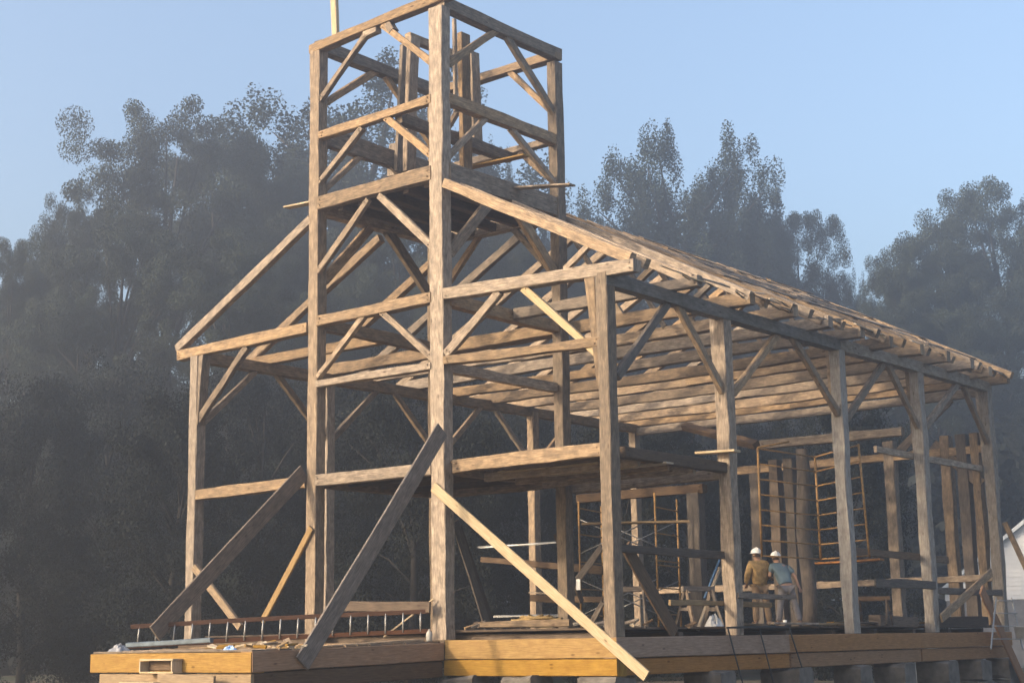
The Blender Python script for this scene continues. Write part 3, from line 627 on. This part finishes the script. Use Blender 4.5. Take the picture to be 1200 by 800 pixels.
m = MB(); wp = e0+hr*2.2+hn_*.03; wp.z = base_z+.9; m.beam(wp-hr*.45, wp+hr*.45, hn_, 1.1, .05, jit=0, bow=0); wn = m.build('window', M_WHITE, HS)
m = MB(); m.beam(wp-hr*.38+hn_*.01, wp+hr*.38+hn_*.01, hn_, .96, .02, jit=0, bow=0); m.build('pane', plain('window_glass', (.12, .15, .18), .1), wn)

# ------------------------------------------------------------------ people
def skin_obj(name, joints, edges, mat, parent, levels=2):
    me = bpy.data.meshes.new(name); keys = list(joints); idx = {k: i for i, k in enumerate(keys)}
    me.from_pydata([joints[k][0] for k in keys], [(idx[a], idx[b]) for a, b in edges], []); me.update()
    me.materials.append(mat)
    o = bpy.data.objects.new(name, me); col.objects.link(o); o.parent = parent
    md = o.modifiers.new('skin', 'SKIN'); md.use_smooth_shade = True
    for i, k in enumerate(keys):
        sv = me.skin_vertices[0].data[i]; r_ = joints[k][1]; sv.radius = r_ if isinstance(r_, tuple) else (r_, r_); sv.use_root = (i == 0)
    sb = o.modifiers.new('sub', 'SUBSURF'); sb.levels = sb.render_levels = levels
    return o
M_SKIN = plain('skin', (.42, .24, .16), .6, 0, 4, .08)
def person(label, loc, rz, J, shirt, trousers, boots, long_sleeve, coat):
    e = tag(empty('person', loc, rz), label, 'person', 'men working in the nave')
    j = {k: (Vector(v), r_) for k, (v, r_) in J.items()}
    ed = [('pel', 'waist'), ('waist', 'chest'), ('chest', 'neck'), ('neck', 'jaw'), ('jaw', 'head'), ('head', 'crown')]
    for s in 'LR': ed += [('pel', 'hip'+s), ('hip'+s, 'knee'+s), ('knee'+s, 'ank'+s), ('ank'+s, 'toe'+s), ('chest', 'sh'+s), ('sh'+s, 'el'+s), ('el'+s, 'wr'+s), ('wr'+s, 'palm'+s)]
    for s in 'LR':
        wv = j['palm'+s][0]; d = (j['palm'+s][0]-j['wr'+s][0]).normalized(); sd_ = d.cross(Vector((0, 1, .2))).normalized()
        for q, (off, ln_) in enumerate(((-.032, .065), (-.011, .078), (.011, .074), (.032, .058))):
            b0 = wv+sd_*off+d*.015; b1 = b0+d*ln_*.55; b2 = b1+(d+Vector((0, .35, 0))).normalized()*ln_*.5
            j[f'f{s}{q}a'] = (b1, .009); j[f'f{s}{q}b'] = (b2, .007); j[f'f{s}{q}r'] = (b0, .012)
            ed += [('palm'+s, f'f{s}{q}r'), (f'f{s}{q}r', f'f{s}{q}a'), (f'f{s}{q}a', f'f{s}{q}b')]
        b0 = j['wr'+s][0].lerp(wv, .5)+Vector((0, .03, 0)); b1 = b0+(d+Vector((0, .8, 0))).normalized()*.05
        j[f't{s}a'] = (b0, .013); j[f't{s}b'] = (b1, .009); ed += [('wr'+s, f't{s}a'), (f't{s}a', f't{s}b')]
    hd = j['head'][0]; j['nose'] = (hd+Vector((0, .115, -.01)), .012); ed += [('head', 'nose')]
    j['earL'] = (hd+Vector((-.085, 0, 0)), .014); j['earR'] = (hd+Vector((.085, 0, 0)), .014); ed += [('head', 'earL'), ('head', 'earR')]
    skin_obj('body', j, ed, M_SKIN, e)
    def grow(keys, edges, extra, name, mat, over={}):
        jj = {}
        for k in keys:
            r_ = over.get(k, j[k][1]); r_ = tuple(x+extra for x in r_) if isinstance(r_, tuple) else r_+extra
            jj[k] = (j[k][0], r_)
        return skin_obj(name, jj, edges, mat, e)
    if coat:
        j['hem'] = (j['pel'][0]+Vector((0, 0, -.13)), (.20, .15)); ks = ['waist', 'pel', 'hem', 'chest', 'neckb']; es = [('waist', 'pel'), ('pel', 'hem'), ('waist', 'chest'), ('chest', 'neckb')]
    else: ks = ['waist', 'pel', 'chest', 'neckb']; es = [('waist', 'pel'), ('waist', 'chest'), ('chest', 'neckb')]
    j['neckb'] = (j['chest'][0].lerp(j['neck'][0], .6), .07)
    for s in 'LR':
        j['half'+s] = (j['sh'+s][0].lerp(j['el'+s][0], .75), .055); ks += ['sh'+s]; es += [('chest', 'sh'+s)]
        if long_sleeve: ks += ['el'+s, 'wr'+s]; es += [('sh'+s, 'el'+s), ('el'+s, 'wr'+s)]
        else: ks += ['half'+s]; es += [('sh'+s, 'half'+s)]
    grow(ks, es, .036 if not coat else .042, 'jacket' if coat else 'shirt', shirt)
    ks = ['pel']; es = []
    for s in 'LR': ks += ['hip'+s, 'knee'+s, 'ank'+s]; es += [('pel', 'hip'+s), ('hip'+s, 'knee'+s), ('knee'+s, 'ank'+s)]
    grow(ks, es, .022, 'trousers', trousers, {'ankL': .058, 'ankR': .058})
    for s in 'LR': grow(['ank'+s, 'toe'+s], [('ank'+s, 'toe'+s)], .016, 'boot', boots)
    # hard hat: dome, brim and ridge
    hc_ = j['head'][0]+Vector((0, .0, .035)); m = MB()
    def f(u, v):
        a = 2*math.pi*u
        if v < .75:
            t = v/.75*math.pi/2; rr = .128*math.sin(t); z = .125*math.cos(t)
        else:
            rr = .128+(v-.75)/.25*(.035+.03*max(0, math.sin(a))); z = -.006*(v-.75)/.25
        return (hc_.x+rr*math.cos(a), hc_.y+rr*1.14*math.sin(a), hc_.z+z)
    m.grid(f, 28, 16); hat = m.build('hard_hat', M_WHITE, e)
    m = MB(); m.tube([(hc_.x, hc_.y+.145*math.cos(t), hc_.z+.006+.125*math.sin(t)) for t in [math.pi*k/10 for k in range(1, 10)]], .012, 6); m.build('hat_ridge', M_WHITE, hat)
    m = MB(); m.grid(lambda u, v: (hc_.x+(.092)*math.cos(2*math.pi*u)*math.sin(.5+v*1.2), hc_.y-.02+.105*math.sin(2*math.pi*u)*math.sin(.5+v*1.2), hc_.z-.01-.08*v), 16, 6); m.build('hair', plain('brown_hair', (.05, .03, .02), .8), e)
    return e
def joints(lean, side, arms, stance):
    """lean tilts the upper body forward (+y) and side to the left (-x); metres"""
    def U(x, y, z): k = (z-.95); return (x+side*k, y+lean*k, z)
    J = dict(pel=(U(0, 0, .96), (.155, .115)), waist=(U(0, 0, 1.12), (.145, .105)), chest=(U(0, .0, 1.33), (.165, .12)), neck=(U(0, .02, 1.49), .058), jaw=(U(0, .05, 1.56), .072), head=(U(0, .06, 1.64), (.083, .098)), crown=(U(0, .05, 1.72), (.07, .08)))
    for s, sg in (('L', -1), ('R', 1)):
        fx, fy = stance[s]
        J['hip'+s] = ((sg*.095, 0, .88), .09); J['knee'+s] = ((sg*.105+fx*.5, fy*.5+.02, .49), .062); J['ank'+s] = ((sg*.11+fx, fy, .10), .045); J['toe'+s] = ((sg*.13+fx, fy+.17, .045), .04)
        J['sh'+s] = (U(sg*.185, 0, 1.42), .062); el, wr = arms[s]
        J['el'+s] = (U(*el), .043); J['wr'+s] = (U(*wr), .028)
        d = (Vector(wr)-Vector(el)).normalized(); q = Vector(wr)+d*.06; J['palm'+s] = (U(*q), (.036, .018))
    return J
M_OCHRE = plain('ochre_canvas', (.34, .22, .09), .9, 0, 14, .35, .5); M_TAN = plain('tan_trousers', (.30, .20, .12), .9, 0, 8, .25)
M_TEAL = plain('blue_grey_shirt', (.15, .21, .24), .9, 0, 8, .15); M_GREYT = plain('grey_trousers', (.22, .20, .20), .9, 0, 8, .2); M_BOOT = plain('tan_boots', (.22, .13, .07), .8)
# heading: local +y is where the man faces; both face away from the camera and to the left
p = atd(893, 739, 35.6)
person('man in a white hard hat and long ochre work jacket standing in the nave', (p.x, p.y, .19), .95,
       joints(.05, -.02, {'L': ((-.27, .04, 1.16), (-.24, .2, .98)), 'R': ((.27, .06, 1.16), (.2, .28, 1.05))}, {'L': (-.02, .0), 'R': (.04, -.12)}), M_OCHRE, M_TAN, M_BOOT, True, True)
p = atd(924, 740, 35.2)
person('man in a white hard hat, blue grey t-shirt and grey trousers leaning to the left', (p.x, p.y, .19), .75,
       joints(.62, -.16, {'L': ((-.28, .14, 1.2), (-.2, .36, 1.15)), 'R': ((.30, .02, 1.16), (.33, .1, .92))}, {'L': (-.1, .05), 'R': (.16, -.1)}), M_TEAL, M_GREYT, M_BOOT, False, False).scale = (.95, .95, .95)

# ------------------------------------------------------------------ trees
def leaves(centers, radii, counts, size, seed):
    r2 = np.random.default_rng(seed); V = []; 
    for (c, r_, n) in zip(centers, radii, counts):
        d = r2.normal(size=(n, 3)); d /= np.linalg.norm(d, axis=1)[:, None]; rr = r2.random(n)**.45
        P = np.array(c)+d*rr[:, None]*np.array(r_)
        a = r2.normal(size=(n, 3)); a /= np.linalg.norm(a, axis=1)[:, None]; b = np.cross(a, r2.normal(size=(n, 3))); b /= np.linalg.norm(b, axis=1)[:, None]
        s = size*(.5+r2.random(n))[:, None]
        V.append(np.stack([P-a*s*.5, P+b*s*.33, P+a*s*.5, P-b*s*.33], 1))
    V = np.concatenate(V).reshape(-1, 3); return V
def leafmesh(name, V, mat):
    me = bpy.data.meshes.new(name); nq = len(V)//4
    me.vertices.add(len(V)); me.vertices.foreach_set('co', V.astype(np.float32).ravel())
    me.loops.add(len(V)); me.loops.foreach_set('vertex_index', np.arange(len(V), dtype=np.int32))
    me.polygons.add(nq); me.polygons.foreach_set('loop_start', np.arange(nq, dtype=np.int32)*4); me.polygons.foreach_set('loop_total', np.full(nq, 4, dtype=np.int32))
    me.update(calc_edges=True); me.materials.append(mat); return me
def make_tree(kind, seed):
    """unit tree: height 20 m; returns trunk mesh object data and crown data"""
    r2 = random.Random(seed); C, Rr, N = [], [], []; m = MB(); H = 20
    TS = 1 if kind != 'thicket' else .6
    tr = [(.25*math.sin(k*.7+seed), .25*math.cos(k*.9+seed), H*.93*k/10-.3) for k in range(11)]
    m.tube(tr, [.42*(1-.09*k) for k in range(11)], 9)
    def trunk(z): k = max(0, min(9.99, (z+.3)/(H*.93)*10)); i = int(k); return Vector(tr[i]).lerp(Vector(tr[i+1]), k-i)
    if kind == 'pine':      # upright tufts on rising limbs
        for k in range(72):
            z = H*(.2+.77*(k/72)); a = k*2.4+r2.random(); R_ = (5.2*(1-((z/H-.45)/.62)**2)**.5 if z/H > .45 else 5.0)*r2.uniform(.6, 1.1)
            b = trunk(z-1.2); t = Vector((b.x+R_*math.cos(a), b.y+R_*math.sin(a), z+R_*.35)); mid = b.lerp(t, .55)-Vector((0, 0, .5))
            m.tube([b, mid, t], [.11, .07, .02], 5)
            for f in (.4, .6, .78, .92, 1.0, 1.0):
                c = mid.lerp(t, (f-.4)/.6)+Vector([r2.uniform(-.6, .6) for _ in range(3)]); hgt = r2.uniform(.6, 1.25)
                C.append(tuple(c+Vector((0, 0, hgt*.5)))); Rr.append((r2.uniform(.32, .5), r2.uniform(.32, .5), hgt)); N.append(420)
        C.append((0, 0, H*.95)); Rr.append((.5, .5, 1.3)); N.append(160)
    elif kind == 'gum':     # rounded billowing clumps, open lower down
        for k in range(62):
            z = H*(.2+.74*r2.random()**.8); zz = z/H; a = r2.random()*6.283; R_ = (6.2*math.sqrt(max(0, 1-((zz-.5)/.5)**2)))*r2.uniform(.45, 1.0)
            b = trunk(z*.72); t = Vector((b.x+R_*math.cos(a), b.y+R_*math.sin(a), z)); mid = b.lerp(t, .5)+Vector((0, 0, .4))
            if k % 2 == 0: m.tube([b, mid, t], [.14, .08, .02], 5)
            for f in range(6):
                c = t+Vector((r2.gauss(0, .85), r2.gauss(0, .85), r2.gauss(0, .6))); s = r2.uniform(.42, .85)
                C.append(tuple(c)); Rr.append((s*1.05, s*1.05, s*.75)); N.append(int(1350*s))
    else:                    # dense low thicket tree
        for k in range(80):
            z = H*(.04+.9*r2.random()); zz = z/H; a = r2.random()*6.283; R_ = (7.0*math.sqrt(max(0, 1-(max(zz-.35, 0)/.65)**2)))*r2.uniform(.3, 1.0)
            t = Vector((R_*math.cos(a), R_*math.sin(a), z))
            if k % 3 == 0: b = trunk(z*.7); m.tube([b, b.lerp(t, .5)+Vector((0, 0, .3)), t], [.12, .07, .02], 5)
            for f in range(4):
                c = t+Vector((r2.gauss(0, .9), r2.gauss(0, .9), r2.gauss(0, .8))); s = r2.uniform(.8, 1.4)
                C.append(tuple(c)); Rr.append((s, s, s*.85)); N.append(int(300*s))
    return m, leaves(C, Rr, N, {'pine': .095, 'gum': .078, 'thicket': .16}[kind], seed)
PROTO = {}
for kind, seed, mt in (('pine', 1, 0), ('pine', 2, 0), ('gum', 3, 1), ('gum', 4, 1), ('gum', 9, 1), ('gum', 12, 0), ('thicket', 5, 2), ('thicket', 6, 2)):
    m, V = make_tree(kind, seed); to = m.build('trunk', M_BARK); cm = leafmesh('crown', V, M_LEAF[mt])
    PROTO.setdefault(kind, []).append((to.data, cm, float(np.percentile(V[:, 2], 99.7)))); bpy.data.objects.remove(to)
cnt = {}
def tree(kind, px, top, D, sw, label, group, k=None):
    if kind != 'thicket': D *= 1.5
    base = atd(px, 745, D); topz = atd(px, top, D).z; H = topz-GZ
    i = cnt.get(kind, 0); cnt[kind] = i+1; td, cmd, ph = PROTO[kind][(i if k is None else k) % len(PROTO[kind])]
    e = empty({'pine': 'pine_tree', 'gum': 'broadleaf_tree', 'thicket': 'thicket_tree'}[kind], (base.x, base.y, GZ-.1), rnd.random()*6.28)
    s = H/ph; e.scale = (s*sw, s*sw, s)
    for nm, d in (('trunk', td), ('crown', cmd)): o = bpy.data.objects.new(nm, d); col.objects.link(o); o.parent = e
    tag(e, label, {'pine': 'pine tree', 'gum': 'tree', 'thicket': 'tree'}[kind], group); return e
G1, G2, G3 = 'tall trees left of the tower', 'tall trees right of the tower', 'dark thicket along the back'
tree('gum', 188, 112, 68, 0.78, 'tallest rounded tree on the left, its crown highest against the sky', G1, 0)
tree('gum', 245, 118, 74, 0.6, 'tall rounded tree just right of the tallest one on the left', G1, 1)
tree('gum', 62, 208, 66, 0.42, 'lone crown rising near the left edge of the picture', G1, 2)
tree('gum', -8, 262, 62, 0.45, 'tree cut off by the left edge of the picture', G1, 0)
tree('gum', 125, 230, 60, 0.7, 'lower tree filling the gap below the tallest left crown', G1, 1)
tree('gum', 318, 165, 72, 0.42, 'tree directly left of the tower at belfry level', G1, 2)
tree('gum', 372, 170, 78, 0.42, 'tree seen past the left edge of the tower', G1, 0)
tree('pine', 446, 66, 80, 1.3, 'tall pine seen inside the belfry between its left posts', G1, 0)
tree('gum', 270, 260, 58, 0.8, 'broad tree behind the left roof slope', G1, 1)
tree('pine', 574, 145, 85, .4, 'slim pine seen through the right side of the belfry', G1, 1)
tree('pine', 628, 196, 88, 0.4, 'pine showing low through the rear corner of the belfry', G1, 0)
tree('gum', 470, 235, 66, 0.7, 'tree seen through the tower below the belfry floor', G1, 2)
tree('gum', 570, 255, 70, 0.7, 'tree behind the right tower post above the roof', G1, 0)
tree('gum', 702, 232, 95, 0.42, 'hazy rounded tree where the roof meets the tower', G2, 1)
tree('pine', 805, 140, 84, .95, 'tall pine with spiky upright tufts above the roof', G2, 1)
tree('pine', 866, 188, 86, .8, 'second spiky pine, just right of the tallest one above the roof', G2, 0)
tree('gum', 895, 212, 88, 0.5, 'rounded tree right of the spiky pines', G2, 2)
tree('gum', 958, 228, 88, 0.5, 'last rounded tree before the sky gap on the right', G2, 0)
tree('pine', 1014, 303, 92, 0.35, 'small thin pine standing in the sky gap on the right', G2, 1)
tree('gum', 1085, 272, 76, 0.42, 'broad tree at the left side of the right hand wood', G2, 1)
tree('gum', 1128, 247, 78, 0.65, 'broad tree in the middle of the right hand wood', G2, 2)
tree('gum', 1200, 196, 80, 0.75, 'tallest tree at the right edge of the picture', G2, 0)
tree('gum', 1105, 330, 74, 0.75, 'lower dark tree in front of the right hand wood', G2, 1)
tree('gum', 1185, 320, 76, 0.75, 'lower dark tree at the right edge of the picture', G2, 2)
WH = ['at the left edge of the picture', 'left of the porch', 'above the left end of the ladder', 'behind the far left corner post', 'between the far left post and the tower', 'behind the left tower post',
      'seen through the lower tower opening', 'behind the front right tower post', 'seen through the front right bay', 'behind the front right corner post', 'behind the first side post', 'behind the upper scaffold',
      'behind the second side post', 'behind the third side post', 'behind the rear right corner post', 'at the right edge behind the white house']
for i, x in enumerate(range(-60, 1300, 88)):
    far = 38 if x > 1000 else 0
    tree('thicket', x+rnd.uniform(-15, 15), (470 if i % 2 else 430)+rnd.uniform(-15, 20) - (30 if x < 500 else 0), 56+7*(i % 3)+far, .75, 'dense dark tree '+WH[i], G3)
for x, tp, D, sw_, lab in ((35, 300, 64, .6, 'lower tree below the lone left crown'), (85, 330, 60, .6, 'lower dark tree near the left edge, under the two crowns'), (340, 290, 66, .6, 'lower tree just left of the tower'),
                      (410, 330, 64, .6, 'lower tree framed by the tower above its middle girt'), (520, 290, 72, .6, 'tree behind the right tower post under the belfry'), (650, 268, 80, .6, 'tree touching the tower rear corner at roof height')):
    tree('gum', x, tp, D, sw_, lab, G1)
for x, tp, D, sw_, lab in ((740, 275, 92, .5, 'lower hazy tree under the tallest spiky pine'), (830, 268, 90, .6, 'lower hazy tree between the pines and the rounded tree'), (910, 290, 90, .55, 'lower hazy tree over the middle of the roof'), (985, 375, 90, .4, 'low hazy tree just left of the sky gap')):
    tree('gum', x, tp, D, sw_, lab, G2)
# far wood closing the background
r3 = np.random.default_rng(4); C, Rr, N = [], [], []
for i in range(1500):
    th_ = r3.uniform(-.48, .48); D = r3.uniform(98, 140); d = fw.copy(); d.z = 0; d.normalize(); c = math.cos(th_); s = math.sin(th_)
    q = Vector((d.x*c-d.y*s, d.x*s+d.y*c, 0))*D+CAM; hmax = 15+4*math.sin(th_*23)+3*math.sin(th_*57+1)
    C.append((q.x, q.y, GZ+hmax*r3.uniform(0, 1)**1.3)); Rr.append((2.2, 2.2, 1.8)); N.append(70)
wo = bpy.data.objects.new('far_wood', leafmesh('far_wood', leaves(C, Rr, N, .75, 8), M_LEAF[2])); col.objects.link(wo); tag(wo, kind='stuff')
